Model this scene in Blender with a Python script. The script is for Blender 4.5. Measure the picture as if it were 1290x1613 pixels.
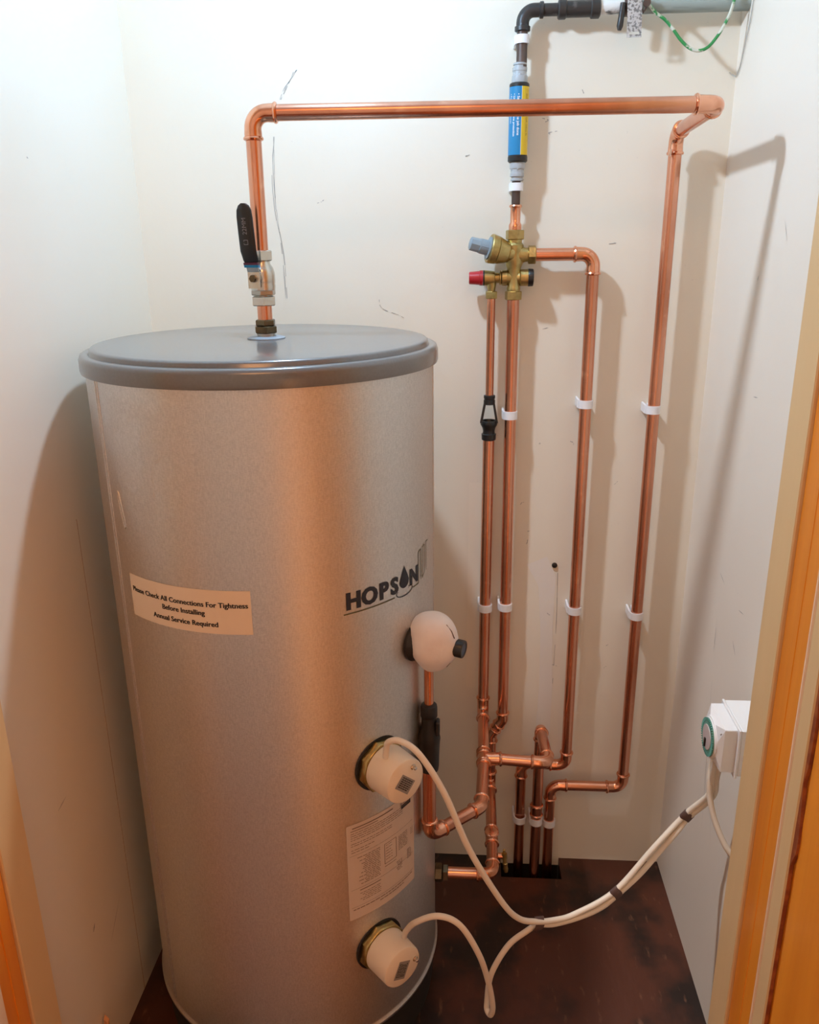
import bpy, math, random
from mathutils import Vector, Matrix, Quaternion
PI = math.pi
random.seed(4)
for o in list(bpy.data.objects): bpy.data.objects.remove(o)
S = bpy.context.scene
COL = S.collection

# ------------------------------------------------------------------ camera
F, PITCH, ROLL, YAW, EYE = 1290.8, .3161, .0125, -.0725, 1.3522
cd = bpy.data.cameras.new('camera'); cam = bpy.data.objects.new('camera', cd); COL.objects.link(cam)
fw = Vector((math.sin(YAW)*math.cos(PITCH), math.cos(YAW)*math.cos(PITCH), -math.sin(PITCH)))
rt = fw.cross(Vector((0, 0, 1))).normalized(); up = rt.cross(fw)
r2 = rt*math.cos(ROLL) - up*math.sin(ROLL); u2 = rt*math.sin(ROLL) + up*math.cos(ROLL)
M = Matrix((r2, u2, -fw)).transposed().to_4x4(); M.translation = (0, 0, EYE)
cam.matrix_world = M
cd.sensor_fit = 'VERTICAL'; cd.sensor_height = 24; cd.lens = F/1613*24; cd.clip_start = .02
S.camera = cam

# ------------------------------------------------------------------ world, lights, exposure
w = bpy.data.worlds.new('world'); S.world = w; w.use_nodes = True
w.node_tree.nodes['Background'].inputs[0].default_value = (.9, .8, .7, 1)
w.node_tree.nodes['Background'].inputs[1].default_value = .05
S.view_settings.view_transform = 'Standard'; S.view_settings.look = 'None'
S.view_settings.gamma = 1; S.view_settings.use_curve_mapping = False
S.view_settings.exposure = 0.0
LX, LY, LZ = -.215, 1.19, 1.83
def light(name, kind, loc, energy, color, size, rot=(0, 0, 0), falloff=None):
    l = bpy.data.lights.new(name, kind); l.energy = energy; l.color = color
    if kind == 'AREA': l.size = size
    else: l.shadow_soft_size = size
    if falloff:
        l.use_nodes = True; nt = l.node_tree; e = nt.nodes['Emission']
        f = nt.nodes.new('ShaderNodeLightFalloff'); f.inputs['Strength'].default_value = falloff[0]; f.inputs['Smooth'].default_value = 0
        g = nt.nodes.new('ShaderNodeLightFalloff'); g.inputs['Strength'].default_value = falloff[1]; g.inputs['Smooth'].default_value = 0
        a = nt.nodes.new('ShaderNodeMath'); a.operation = 'ADD'
        nt.links.new(f.outputs['Constant'], a.inputs[0]); nt.links.new(g.outputs['Linear'], a.inputs[1]); nt.links.new(a.outputs[0], e.inputs['Strength'])
    o = bpy.data.objects.new(name, l); COL.objects.link(o); o.location = loc; o.rotation_euler = rot
    return o
light('cupboard_bulb_light', 'POINT', (LX, LY, LZ), 6.2, (1.0, .80, .58), .022, falloff=(2.75, 0))
light('cupboard_bulb_light', 'POINT', (LX, LY, LZ), 6.2, (.19, .64, 1.16), .022, falloff=(0, 2.45))
light('added_hall_fill_light', 'AREA', (-.1, -.35, 2.28), 8, (1.0, .42, .13), .5)  # added warm fill from the unseen hall
w_ = light('added_amber_fill_light', 'AREA', (.27, .12, .60), 1.5, (1.0, .34, .07), .26, rot=(math.radians(90), 0, math.radians(74)))  # added amber fill beside the door, to warm the left wall
w_.data.shape = 'RECTANGLE'; w_.data.size_y = 1.05

# ------------------------------------------------------------------ materials
MATS = {}
def mat(name, color, rough=.5, metal=0, spec=.5, noise=None, bump=None, coat=0, emit=None, aniso=None, noise2=None):
    """noise=(scale, color2, lo, hi[, stretch]) mixes a second colour; bump=(scale, strength)"""
    m = bpy.data.materials.new(name); m.use_nodes = True; nt = m.node_tree; b = nt.nodes['Principled BSDF']
    b.inputs['Base Color'].default_value = (*color, 1); b.inputs['Roughness'].default_value = rough
    b.inputs['Metallic'].default_value = metal; b.inputs['Specular IOR Level'].default_value = spec
    b.inputs['Coat Weight'].default_value = coat; b.inputs['Coat Roughness'].default_value = .15
    tc = nt.nodes.new('ShaderNodeTexCoord')
    last = None
    for nz in (noise, noise2):
        if not nz: continue
        mp = nt.nodes.new('ShaderNodeMapping'); mp.inputs['Scale'].default_value = nz[4] if len(nz) > 4 else (1, 1, 1)
        n = nt.nodes.new('ShaderNodeTexNoise'); n.inputs['Scale'].default_value = nz[0]; n.inputs['Detail'].default_value = 5
        r = nt.nodes.new('ShaderNodeMapRange'); r.inputs[1].default_value = nz[2]; r.inputs[2].default_value = nz[3]
        mx = nt.nodes.new('ShaderNodeMix'); mx.data_type = 'RGBA'
        nt.links.new(tc.outputs['Object'], mp.inputs[0]); nt.links.new(mp.outputs[0], n.inputs['Vector'])
        nt.links.new(n.outputs[0], r.inputs[0]); nt.links.new(r.outputs[0], mx.inputs[0])
        if last is None: mx.inputs[6].default_value = (*color, 1)
        else: nt.links.new(last, mx.inputs[6])
        mx.inputs[7].default_value = (*nz[1], 1); last = mx.outputs[2]
    if last is not None: nt.links.new(last, b.inputs['Base Color'])
    if bump:
        mp = nt.nodes.new('ShaderNodeMapping'); mp.inputs['Scale'].default_value = bump[2] if len(bump) > 2 else (1, 1, 1)
        n = nt.nodes.new('ShaderNodeTexNoise'); n.inputs['Scale'].default_value = bump[0]; n.inputs['Detail'].default_value = 4
        bp = nt.nodes.new('ShaderNodeBump'); bp.inputs['Strength'].default_value = bump[1]; bp.inputs['Distance'].default_value = .002
        nt.links.new(tc.outputs['Object'], mp.inputs[0]); nt.links.new(mp.outputs[0], n.inputs['Vector'])
        nt.links.new(n.outputs[0], bp.inputs['Height']); nt.links.new(bp.outputs[0], b.inputs['Normal'])
    if emit:
        b.inputs['Emission Color'].default_value = (*emit[0], 1); b.inputs['Emission Strength'].default_value = emit[1]
    MATS[name] = m
    return m
wallm = mat('painted_plaster', (.80, .745, .635), .55, noise=(3, (.775, .715, .60), .45, .75), noise2=(160, (.62, .58, .52), .72, .80), bump=(35, .25))
wallside = mat('painted_board', (.80, .735, .645), .5, noise=(2.5, (.775, .705, .61), .45, .75), noise2=(140, (.66, .62, .58), .73, .80), bump=(30, .2))
wallleft = mat('painted_board_left', (.80, .75, .65), .5, noise=(2.5, (.77, .72, .61), .45, .75), noise2=(140, (.66, .62, .56), .74, .80), bump=(30, .15))
patchm = mat('filler_patch', (.78, .74, .69), .6, noise=(12, (.79, .75, .67), .4, .7))
patch2 = mat('older_cream_paint', (.82, .76, .64), .6)
ceilm = mat('ceiling_paint', (.85, .84, .80), .7)
floorm = mat('worn_stained_board', (.075, .020, .009), .42, noise=(6, (.014, .006, .004), .47, .60), noise2=(60, (.20, .09, .05), .63, .80, (1, .35, 1)), bump=(60, .6, (1, .3, 1)))
holem = mat('dark_void', (.012, .009, .007), .9)
cream = mat('cream_gloss_paint', (.70, .49, .25), .42, noise=(9, (.62, .41, .19), .45, .7, (1, 1, .12)), bump=(70, .12, (1, 1, .1)))
orange = mat('varnished_pine', (.86, .30, .025), .33, noise=(14, (.68, .20, .014), .42, .65, (1, 1, .05)), bump=(90, .12, (1, 1, .06)), coat=.15)
palep = mat('pale_edge_paint', (.80, .60, .42), .45, noise=(15, (.72, .5, .32), .4, .7, (1, 1, .1)))
chipm = mat('bare_red_wood', (.22, .045, .012), .6, noise=(60, (.35, .09, .02), .45, .6))
hallwall = mat('hall_wall_paint', (.76, .73, .68), .7)
hallfloor = mat('hall_varnished_floor', (.20, .055, .012), .5, noise=(8, (.15, .04, .01), .4, .7, (4, .3, 1)))
copper = mat('copper', (.78, .38, .25), .24, 1, noise=(9, (.48, .19, .11), .45, .72, (1, 1, .35)), noise2=(40, (.90, .50, .34), .62, .8))
copper_f = mat('copper_fitting', (.84, .42, .27), .18, 1, noise=(30, (.60, .24, .12), .45, .75), bump=(60, .12))
solder = mat('solder_bead', (.85, .60, .48), .22, 1)
brass = mat('brass', (.50, .39, .16), .36, 1, noise=(60, (.36, .27, .10), .45, .7), bump=(220, .25))
brass_old = mat('tarnished_brass', (.17, .13, .075), .38, 1, noise=(50, (.09, .07, .045), .4, .7))
chrome = mat('nickel_plate', (.62, .59, .53), .26, 1, bump=(150, .1))
chrome_d = mat('dull_nickel', (.45, .42, .37), .35, 1)
lidm = mat('grey_plastic_lid', (.145, .155, .162), .28, spec=.6, noise=(260, (.135, .145, .15), .4, .6), coat=.6)
rimm = mat('grey_plastic_rim', (.165, .165, .16), .38)
bossm = mat('blue_grey_seal', (.30, .36, .42), .5)
skirtm = mat('black_plastic_base', (.02, .018, .016), .6)
blackp = mat('black_plastic', (.012, .012, .012), .35)
blackr = mat('black_rubber_sleeve', (.010, .010, .012), .5)
whitep = mat('white_plastic', (.82, .82, .82), .4)
whitec = mat('white_clip_plastic', (.84, .85, .88), .35)
foam = mat('white_insulation_shell', (.82, .76, .73), .5, noise=(18, (.74, .66, .62), .45, .75), bump=(120, .2))
cablem = mat('white_cable_sheath', (.80, .72, .60), .45)
heaterm = mat('cream_heater_cap', (.82, .70, .54), .45)
tape = mat('brown_tape', (.10, .055, .045), .6, bump=(90, .4))
paper = mat('paper_label', (.80, .66, .50), .7)
paper2 = mat('spec_label', (.62, .50, .40), .6)
ink = mat('black_ink', (.012, .012, .014), .7)
inkb = mat('blue_black_ink', (.018, .022, .035), .6)
inkg = mat('olive_ink', (.10, .095, .04), .6)
inkbr = mat('brown_print', (.13, .08, .055), .7)
greypaper = mat('rating_plate', (.30, .27, .24), .5)
bluep = mat('blue_label', (.012, .22, .46), .35)
yellowp = mat('yellow_label', (.72, .50, .015), .4)
whiteink = mat('white_print', (.8, .85, .9), .6)
greyp = mat('grey_plastic_fitting', (.42, .44, .45), .4)
capgrey = mat('blue_grey_cap', (.25, .32, .37), .45)
redp = mat('red_plastic', (.42, .015, .025), .32)
greenp = mat('green_dial', (.10, .32, .26), .45)
blackpipe = mat('black_painted_pipe', (.028, .026, .025), .38, noise=(45, (.12, .11, .10), .6, .72), bump=(60, .7))
brownpipe = mat('dark_oxidised_pipe', (.085, .055, .045), .45, .4, noise=(30, (.17, .13, .11), .55, .75, (1, 1, .2)), bump=(60, .3))
whitepaint = mat('flaking_white_paint', (.75, .75, .73), .5, noise=(60, (.14, .14, .14), .50, .56, (.4, 1, 1)), bump=(60, .9))
conduitm = mat('painted_grey_pipe', (.30, .35, .33), .4, noise=(40, (.12, .15, .14), .55, .68, (.15, 1, 1)), bump=(50, .6, (.2, 1, 1)))
tagm = mat('galvanised_tag', (.55, .55, .56), .45, .5, noise=(220, (.22, .22, .22), .5, .56), bump=(200, 1.0))
earthm = mat('green_earth_wire', (.03, .26, .07), .4, noise=(45, (.62, .64, .54), .50, .55), bump=(80, .4))
wirem = mat('thin_grey_wire', (.45, .45, .42), .5)
scuffm = mat('wall_scuff', (.36, .34, .32), .8)
bulbm = mat('bulb_holder', (.8, .8, .78), .5)
woodoff = mat('pale_wood_offcut', (.72, .36, .16), .6)

# brushed galvanised casing with faint dried adhesive marks high on its left side
def tank_material():
    m = bpy.data.materials.new('galvanised_casing'); m.use_nodes = True; nt = m.node_tree; b = nt.nodes['Principled BSDF']
    N, L = nt.nodes.new, nt.links.new
    b.inputs['Metallic'].default_value = 1; b.inputs['Base Color'].default_value = (.60, .58, .55, 1)
    tc = N('ShaderNodeTexCoord')
    def nz(scale, sc, det=3):
        mp = N('ShaderNodeMapping'); mp.inputs['Scale'].default_value = sc
        n = N('ShaderNodeTexNoise'); n.inputs['Scale'].default_value = scale; n.inputs['Detail'].default_value = det
        L(tc.outputs['Object'], mp.inputs[0]); L(mp.outputs[0], n.inputs['Vector']); return n.outputs[0]
    h = nz(260, (1, 1, 3.0)); v = nz(260, (2.5, 2.5, .6))
    big = nz(4, (1, 1, .5), 2)
    ad = N('ShaderNodeMath'); ad.operation = 'ADD'; L(h, ad.inputs[0]); L(v, ad.inputs[1])
    # adhesive film: blob limited to a box round the upper left of the front
    sep = N('ShaderNodeSeparateXYZ'); L(tc.outputs['Object'], sep.inputs[0])
    def band(sock, a, b_, c, d):
        r1 = N('ShaderNodeMapRange'); r1.interpolation_type = 'SMOOTHSTEP'; r1.inputs[1].default_value = a; r1.inputs[2].default_value = b_
        r2_ = N('ShaderNodeMapRange'); r2_.interpolation_type = 'SMOOTHSTEP'; r2_.inputs[1].default_value = c; r2_.inputs[2].default_value = d
        r2_.inputs[3].default_value = 1; r2_.inputs[4].default_value = 0
        L(sock, r1.inputs[0]); L(sock, r2_.inputs[0]); mu = N('ShaderNodeMath'); mu.operation = 'MULTIPLY'
        L(r1.outputs[0], mu.inputs[0]); L(r2_.outputs[0], mu.inputs[1]); return mu.outputs[0]
    bx = band(sep.outputs[0], -.175, -.16, -.085, -.03); bz = band(sep.outputs[2], .93, 1.05, 1.16, 1.175)
    mk = N('ShaderNodeMath'); mk.operation = 'MULTIPLY'; L(bx, mk.inputs[0]); L(bz, mk.inputs[1])
    film = nz(22, (1, 1, .6), 6)
    fr = N('ShaderNodeMapRange'); fr.inputs[1].default_value = .47; fr.inputs[2].default_value = .53; L(film, fr.inputs[0])
    fm = N('ShaderNodeMath'); fm.operation = 'MULTIPLY'; L(fr.outputs[0], fm.inputs[0]); L(mk.outputs[0], fm.inputs[1])
    ro = N('ShaderNodeMapRange'); ro.inputs[1].default_value = .7; ro.inputs[2].default_value = 1.3; ro.inputs[3].default_value = .38; ro.inputs[4].default_value = .50
    L(ad.outputs[0], ro.inputs[0])
    ra = N('ShaderNodeMath'); ra.operation = 'MULTIPLY_ADD'; ra.inputs[1].default_value = .12; L(fm.outputs[0], ra.inputs[0]); L(ro.outputs[0], ra.inputs[2])
    L(ra.outputs[0], b.inputs['Roughness'])
    cr = N('ShaderNodeMix'); cr.data_type = 'RGBA'; cr.inputs[6].default_value = (.58, .565, .54, 1); cr.inputs[7].default_value = (.72, .70, .67, 1)
    cm = N('ShaderNodeMapRange'); cm.inputs[1].default_value = .75; cm.inputs[2].default_value = 1.25; L(ad.outputs[0], cm.inputs[0]); L(cm.outputs[0], cr.inputs[0])
    L(cr.outputs[2], b.inputs['Base Color'])
    bp = N('ShaderNodeBump'); bp.inputs['Strength'].default_value = .12; bp.inputs['Distance'].default_value = .001; L(ad.outputs[0], bp.inputs['Height'])
    bp2 = N('ShaderNodeBump'); bp2.inputs['Strength'].default_value = .5; bp2.inputs['Distance'].default_value = .0012; L(fm.outputs[0], bp2.inputs['Height']); L(bp.outputs[0], bp2.inputs['Normal'])
    L(bp2.outputs[0], b.inputs['Normal'])
    return m
tankm = tank_material()

# ------------------------------------------------------------------ mesh helpers
ORG = {}
def V(*a): return Vector(a)
def frame(d):
    d = d.normalized(); a = V(0, 0, 1) if abs(d.z) < .9 else V(1, 0, 0)
    x = d.cross(a).normalized(); y = d.cross(x).normalized(); return x, y
class MB:
    def __init__(s): s.v = []; s.f = []
    def ring(s, c, x, y, r, n, ph=0):
        i = len(s.v)
        for k in range(n):
            t = 2*PI*k/n + ph; s.v.append(c + x*(r*math.cos(t)) + y*(r*math.sin(t)))
        return i
    def bridge(s, a, b, n):
        for k in range(n): s.f.append((a+k, a+(k+1) % n, b+(k+1) % n, b+k))
    def lathe(s, p, d, prof, n=32, ph=0, cap=True):
        """prof: list of (t along d, radius)"""
        p = Vector(p); d = Vector(d).normalized(); x, y = frame(d); prev = None
        for i, (t, r) in enumerate(prof):
            q = s.ring(p+d*t, x, y, max(r, 1e-5), n, ph)
            if prev is not None: s.bridge(prev, q, n)
            elif cap: s.f.append(tuple(range(q+n-1, q-1, -1)))
            prev = q
        if cap: s.f.append(tuple(range(prev, prev+n)))
        return s
    def tube(s, pts, r, n=20, cap=True):
        pts = [Vector(p) for p in pts]; m = len(pts)
        T = []
        for i in range(m):
            a = pts[max(i-1, 0)]; b = pts[min(i+1, m-1)]; T.append((b-a).normalized())
        x, y = frame(T[0]); prev = None
        for i in range(m):
            if i:
                q = T[i-1].rotation_difference(T[i]); x = q @ x; y = q @ y
            rr = r[i] if isinstance(r, (list, tuple)) else r
            k = s.ring(pts[i], x, y, rr, n)
            if prev is not None: s.bridge(prev, k, n)
            elif cap: s.f.append(tuple(range(k+n-1, k-1, -1)))
            prev = k
        if cap: s.f.append(tuple(range(prev, prev+n)))
        return s
    def box(s, a, b, bev=0):
        a = Vector(a); b = Vector(b); lo = V(min(a.x, b.x), min(a.y, b.y), min(a.z, b.z)); hi = V(max(a.x, b.x), max(a.y, b.y), max(a.z, b.z))
        if bev <= 0:
            i = len(s.v)
            for z in (lo.z, hi.z):
                for x, y in ((lo.x, lo.y), (hi.x, lo.y), (hi.x, hi.y), (lo.x, hi.y)): s.v.append(V(x, y, z))
            for f in ((0, 3, 2, 1), (4, 5, 6, 7), (0, 1, 5, 4), (1, 2, 6, 5), (2, 3, 7, 6), (3, 0, 4, 7)): s.f.append(tuple(i+k for k in f))
            return s
        # chamfered box: three quads per corner edge via convex layers along z
        def loop(z, ins, c):
            i = len(s.v); X0, X1, Y0, Y1 = lo.x+ins, hi.x-ins, lo.y+ins, hi.y-ins
            for x, y in ((X0+c, Y0), (X1-c, Y0), (X1, Y0+c), (X1, Y1-c), (X1-c, Y1), (X0+c, Y1), (X0, Y1-c), (X0, Y0+c)): s.v.append(V(x, y, z))
            return i
        l = [loop(lo.z, bev, bev*.6), loop(lo.z+bev, 0, bev), loop(hi.z-bev, 0, bev), loop(hi.z, bev, bev*.6)]
        s.f.append(tuple(range(l[0]+7, l[0]-1, -1)))
        for a_, b_ in zip(l, l[1:]): s.bridge(a_, b_, 8)
        s.f.append(tuple(range(l[3], l[3]+8)))
        return s
    def quad(s, *p):
        i = len(s.v); s.v += [Vector(q) for q in p]; s.f.append(tuple(range(i, i+len(p)))); return s
    def prism(s, pts, d):
        """polygon pts (3d) extruded by vector d"""
        i = len(s.v); n = len(pts); d = Vector(d); s.v += [Vector(p) for p in pts] + [Vector(p)+d for p in pts]
        s.f.append(tuple(range(i+n-1, i-1, -1))); s.f.append(tuple(range(i+n, i+2*n)))
        for k in range(n): s.f.append((i+k, i+(k+1) % n, i+n+(k+1) % n, i+n+k))
        return s
    def build(s, name, m, parent=None, loc=None, label=None, kind=None, sharp=38):
        me = bpy.data.meshes.new(name)
        if loc is None: loc = ORG[parent.name] if parent else V(0, 0, 0)
        loc = Vector(loc)
        me.from_pydata([v-loc for v in s.v], [], s.f); me.materials.append(m)
        import bmesh
        b = bmesh.new(); b.from_mesh(me); bmesh.ops.recalc_face_normals(b, faces=b.faces); b.to_mesh(me); b.free()
        me.shade_smooth(); me.set_sharp_from_angle(angle=math.radians(sharp))
        o = bpy.data.objects.new(name, me); COL.objects.link(o)
        ORG[o.name] = loc
        if parent: o.parent = parent; o.location = loc - ORG[parent.name]
        else: o.location = loc
        if label: o['label'] = label
        if kind: o['kind'] = kind
        return o
def thing(name, label, cat, loc, group=None):
    o = bpy.data.objects.new(name, None); COL.objects.link(o); o.empty_display_size = .05
    o.location = loc; ORG[o.name] = Vector(loc); o['label'] = label; o['category'] = cat
    if group: o['group'] = group
    return o
def tag(o, label, cat, group=None):
    o['label'] = label; o['category'] = cat
    if group: o['group'] = group
    return o
def struct(o): o['kind'] = 'structure'; return o
def hexp(p, d, w, h, ph=0, ch=.0012):
    """hexagon nut: across-flats w, height h"""
    R = w/2/math.cos(PI/6)
    return MB().lathe(p, d, [(0, R*.90), (ch, R), (h-ch, R), (h, R*.90)], 6, ph)
def bez(pts, sub=10):
    """Catmull-Rom through points"""
    P = [Vector(p) for p in pts]; P = [P[0]*2-P[1]] + P + [P[-1]*2-P[-2]]; out = []
    for i in range(1, len(P)-2):
        for k in range(sub):
            t = k/sub; a, b, c, d = P[i-1], P[i], P[i+1], P[i+2]
            out.append(.5*((2*b) + (c-a)*t + (2*a-5*b+4*c-d)*t*t + (3*b-a-3*c+d)*t**3))
    out.append(P[-2]); return out

# ---- plumbing: straight pipes, capillary elbows with solder rings
def bead(mb, p, d, r, w=.0017):
    mb.lathe(Vector(p)-Vector(d).normalized()*.003, d, [(0, r+.0008), (.0009, r+w+.0009), (.003, r+w+.0018), (.0051, r+w+.0009), (.006, r+.0008)], 24)
def elbow(a, c, b, r, parent, R=.019, sock=.013, name='elbow'):
    a, c, b = Vector(a), Vector(c), Vector(b); da = (a-c).normalized(); db = (b-c).normalized()
    ang = da.angle(db); t = R/math.tan(ang/2)        # tangent length
    pa, pb = c+da*t, c+db*t
    n = 12; pts = []
    bis = (da+db).normalized(); cen = c + bis*(R/math.sin(ang/2))
    va, vb = pa-cen, pb-cen
    for i in range(n+1):
        q = va.rotation_difference(vb); ax, an = q.to_axis_angle()
        pts.append(cen + Quaternion(ax, an*i/n) @ va)
    pts = [pa+da*sock] + [pa+da*sock*.45] + pts + [pb+db*sock*.45] + [pb+db*sock]
    rr = [r+.0014]*2 + [r+.0010]*(n+1) + [r+.0014]*2
    m = MB().tube(pts, rr, 24); bead(m, pa+da*(sock-.001), da, r); bead(m, pb+db*(sock-.001), db, r)
    m.build(name, copper_f, parent)
    return t+sock-.008
def run(parent, pts, r, ends=(0, 0), elb=True, R=.019, mtl=None):
    """pipe through corner points: straight segments named pipe, an elbow at each inner corner"""
    pts = [Vector(p) for p in pts]; n = len(pts); cut = [0]*n
    for i in range(1, n-1): cut[i] = elbow(pts[i-1], pts[i], pts[i+1], r, parent, R)
    cut[0], cut[-1] = ends
    for i in range(n-1):
        d = (pts[i+1]-pts[i]); L = d.length; d.normalize()
        if L > cut[i]+cut[i+1]+.001:
            MB().lathe(pts[i]+d*cut[i], d, [(0, r), (L-cut[i]-cut[i+1], r)], 24).build('pipe', mtl or copper, parent)
def coupling(parent, p, d, r, L, name='coupling', label=None):
    p = Vector(p); d = Vector(d).normalized()
    m = MB().lathe(p-d*L/2, d, [(0, r+.0014), (L, r+.0014)], 24); bead(m, p-d*(L/2-.002), d, r); bead(m, p+d*(L/2-.002), d, r)
    return m.build(name, copper_f, parent, label=label)
def tee(parent, p, d, br, r, L=.044, B=.026, name='tee'):
    p = Vector(p); d = Vector(d).normalized(); br = Vector(br).normalized()
    m = MB().lathe(p-d*L/2, d, [(0, r+.0014), (L, r+.0014)], 24); bead(m, p-d*(L/2-.002), d, r); bead(m, p+d*(L/2-.002), d, r)
    m.lathe(p, br, [(0, r+.0014), (B, r+.0014)], 24); bead(m, p+br*(B-.002), br, r)
    return m.build(name, copper_f, parent)

# ---- lettering: text turned into a mesh and mapped by a function (x, y) -> point
def text_mb(txt, size, align='CENTER', bold=0, spacing=1.0, fine=None):
    c = bpy.data.curves.new('t', 'FONT'); c.body = txt; c.size = size; c.align_x = align; c.offset = bold; c.resolution_u = 3; c.space_character = spacing
    o = bpy.data.objects.new('t', c); COL.objects.link(o)
    dg = bpy.context.evaluated_depsgraph_get(); me = bpy.data.meshes.new_from_object(o.evaluated_get(dg))
    import bmesh
    if fine:
        b = bmesh.new(); b.from_mesh(me); bmesh.ops.triangulate(b, faces=b.faces)
        for _ in range(3):
            es = [e for e in b.edges if e.calc_length() > fine]
            if es: bmesh.ops.subdivide_edges(b, edges=es, cuts=1); bmesh.ops.triangulate(b, faces=b.faces)
        b.to_mesh(me); b.free()
    vs = [v.co.copy() for v in me.vertices]; fs = [tuple(p.vertices) for p in me.polygons]
    bpy.data.objects.remove(o); bpy.data.curves.remove(c); bpy.data.meshes.remove(me)
    return vs, fs
def add_text(mb, txt, size, fn, **k):
    vs, fs = text_mb(txt, size, **k); i = len(mb.v)
    mb.v += [fn(v.x, v.y) for v in vs]; mb.f += [tuple(i+a for a in f) for f in fs]

# ================================================================== STRUCTURE
XL, XR, YB = -.6063, .4445, 1.57
ZC = 2.06
struct(MB().box((XL-.05, YB, -.02), (XR+.05, YB+.05, ZC)).build('wall_back', wallm, sharp=30))
wb = bpy.data.objects['wall_back']
struct(MB().box((XL-.05, .80, -.02), (XL, YB, ZC)).build('wall_left', wallleft))
struct(MB().box((XR, .80, -.02), (XR+.05, YB, ZC)).build('wall_right', wallside))
# floor with a rectangular cut-out for the three pipes that go down through it
hx0, hx1, hy0 = .087, .221, 1.503
fl = MB()
struct(MB().box((-1.5, -1.4, -.02), (1.5, .80, 0)).build('floor_hall', hallfloor))
for a, b in (((-1.5, .80), (1.5, hy0)), ((-1.5, hy0), (hx0, YB+.04)), ((hx1, hy0), (1.5, YB+.04))):
    fl.box((a[0], a[1], -.02), (b[0], b[1], 0))
fl = struct(fl.build('floor', floorm))
m = MB()
m.quad((hx0, hy0, -.25), (hx1, hy0, -.25), (hx1, YB, -.25), (hx0, YB, -.25))
m.quad((hx0, hy0, -.02), (hx1, hy0, -.02), (hx1, hy0, -.25), (hx0, hy0, -.25))
m.quad((hx0, YB+.001, -.02), (hx1, YB+.001, -.02), (hx1, YB+.001, -.25), (hx0, YB+.001, -.25))
m.quad((hx0, hy0, -.02), (hx0, YB, -.02), (hx0, YB, -.25), (hx0, hy0, -.25))
m.quad((hx1, hy0, -.02), (hx1, YB, -.02), (hx1, YB, -.25), (hx1, hy0, -.25))
m.build('floor_void', holem, fl)
struct(MB().box((XL-.05, .76, ZC), (XR+.05, YB+.05, ZC+.05)).build('ceiling', ceilm))
# scuffs, filler patches and the rawlplug hole in the back wall (flat marks on the plaster)
def strip(mb, pts, w, y):
    pts = bez([(x, y, z) for x, z in pts], 4)
    for i in range(len(pts)-1):
        d = (pts[i+1]-pts[i]).normalized(); n = V(d.z, 0, -d.x); a = w*random.uniform(.3, 1); b = w*random.uniform(.3, 1)
        if random.random() < .72: mb.quad(pts[i]-n*a, pts[i]+n*a, pts[i+1]+n*b, pts[i+1]-n*b)
m = MB()
for _ in range(3):
    j = lambda: random.uniform(-.003, .003)
    strip(m, [(-.3028+j(), 1.641), (-.309+j(), 1.628), (-.3213+j(), 1.612), (-.330+j(), 1.595)], .0007, YB-.0006)
    strip(m, [(-.3463+j(), 1.536), (-.3516+j(), 1.4896), (-.3506+j(), 1.4147), (-.3436+j(), 1.3374), (-.340+j(), 1.2576)], .00055, YB-.0006)
strip(m, [(-.2742, 1.4244), (-.268, 1.426), (-.2623, 1.4296)], .0008, YB-.0006)
strip(m, [(-.165, 1.2648), (-.165, 1.245), (-.155, 1.235), (-.13, 1.226), (-.11, 1.215)], .0006, YB-.0006)
for x, z in ((.115, .86), (.128, .80), (.122, .775), (.14, .98), (.15, 1.2), (.20, .985), (.17, .62), (.29, .9), (.26, 1.35), (.0, 1.5), (.13, 1.55), (.14, 1.53), (.19, 1.60), (.30, .55), (.19, .50), (.30, .5)):
    strip(m, [(x, z), (x+random.uniform(-.008, .008), z+random.uniform(-.004, .004)), (x+random.uniform(-.012, .012), z+random.uniform(-.008, .008))], .0009, YB-.0006)
strip(m, [(.188, .71), (.190, .60), (.189, .50), (.188, .44)], .0007, YB-.0006)
m.build('scuff', scuffm, wb)
m = MB()
P = [(.125, .727), (.165, .745), (.185, .70), (.183, .58), (.188, .45), (.187, .30), (.155, .30), (.160, .45), (.158, .58), (.150, .68)]
m.quad(*[(x, YB-.0005, z) for x, z in P]); m.build('filler_patch', patchm, wb)
m = MB(); m.quad((.004, YB-.0005, .44), (.030, YB-.0005, .44), (.030, YB-.0005, .90), (.006, YB-.0005, .90)); m.build('filler_patch', patch2, wb)
MB().lathe((.1808, YB-.004, .7271), (0, 1, 0), [(0, .0042), (.0008, .0055), (.003, .0055), (.004, .004)], 16).build('wall_plug', blackp, wb)
# scuffs on side walls
def sidemarks(x, pts, parent):
    m = MB()
    for y, z, dy, dz, w_ in pts:
        a = V(x, y, z); b = V(x, y+dy, z+dz); d = (b-a).normalized(); n = V(0, -d.z, d.y)*w_
        m.quad(a-n*.3, a+n*.3, (a+b)/2+n, b, (a+b)/2-n)
    m.build('scuff', scuffm, parent)
sidemarks(XL+.0006, [(1.10, 1.488, .002, -.012, .002), (1.18, 1.472, .004, -.002, .001), (.99, .55, .028, .006, .0008), (1.03, .28, .008, .012, .002), (1.08, .21, .05, .05, .0006)], bpy.data.objects['wall_left'])
sidemarks(XR-.0006, [(1.34, 1.30, .004, -.01, .001), (1.30, 1.12, -.02, .002, .0007), (1.25, .78, -.025, .003, .0007), (1.26, .72, -.02, -.02, .0008), (1.35, .70, -.002, -.05, .0008), (1.34, .60, -.04, -.30, .0005), (1.30, .50, -.05, -.18, .0005), (1.36, .80, -.03, -.01, .0007), (1.24, 1.35, .02, .03, .0005)], bpy.data.objects['wall_right'])

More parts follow.
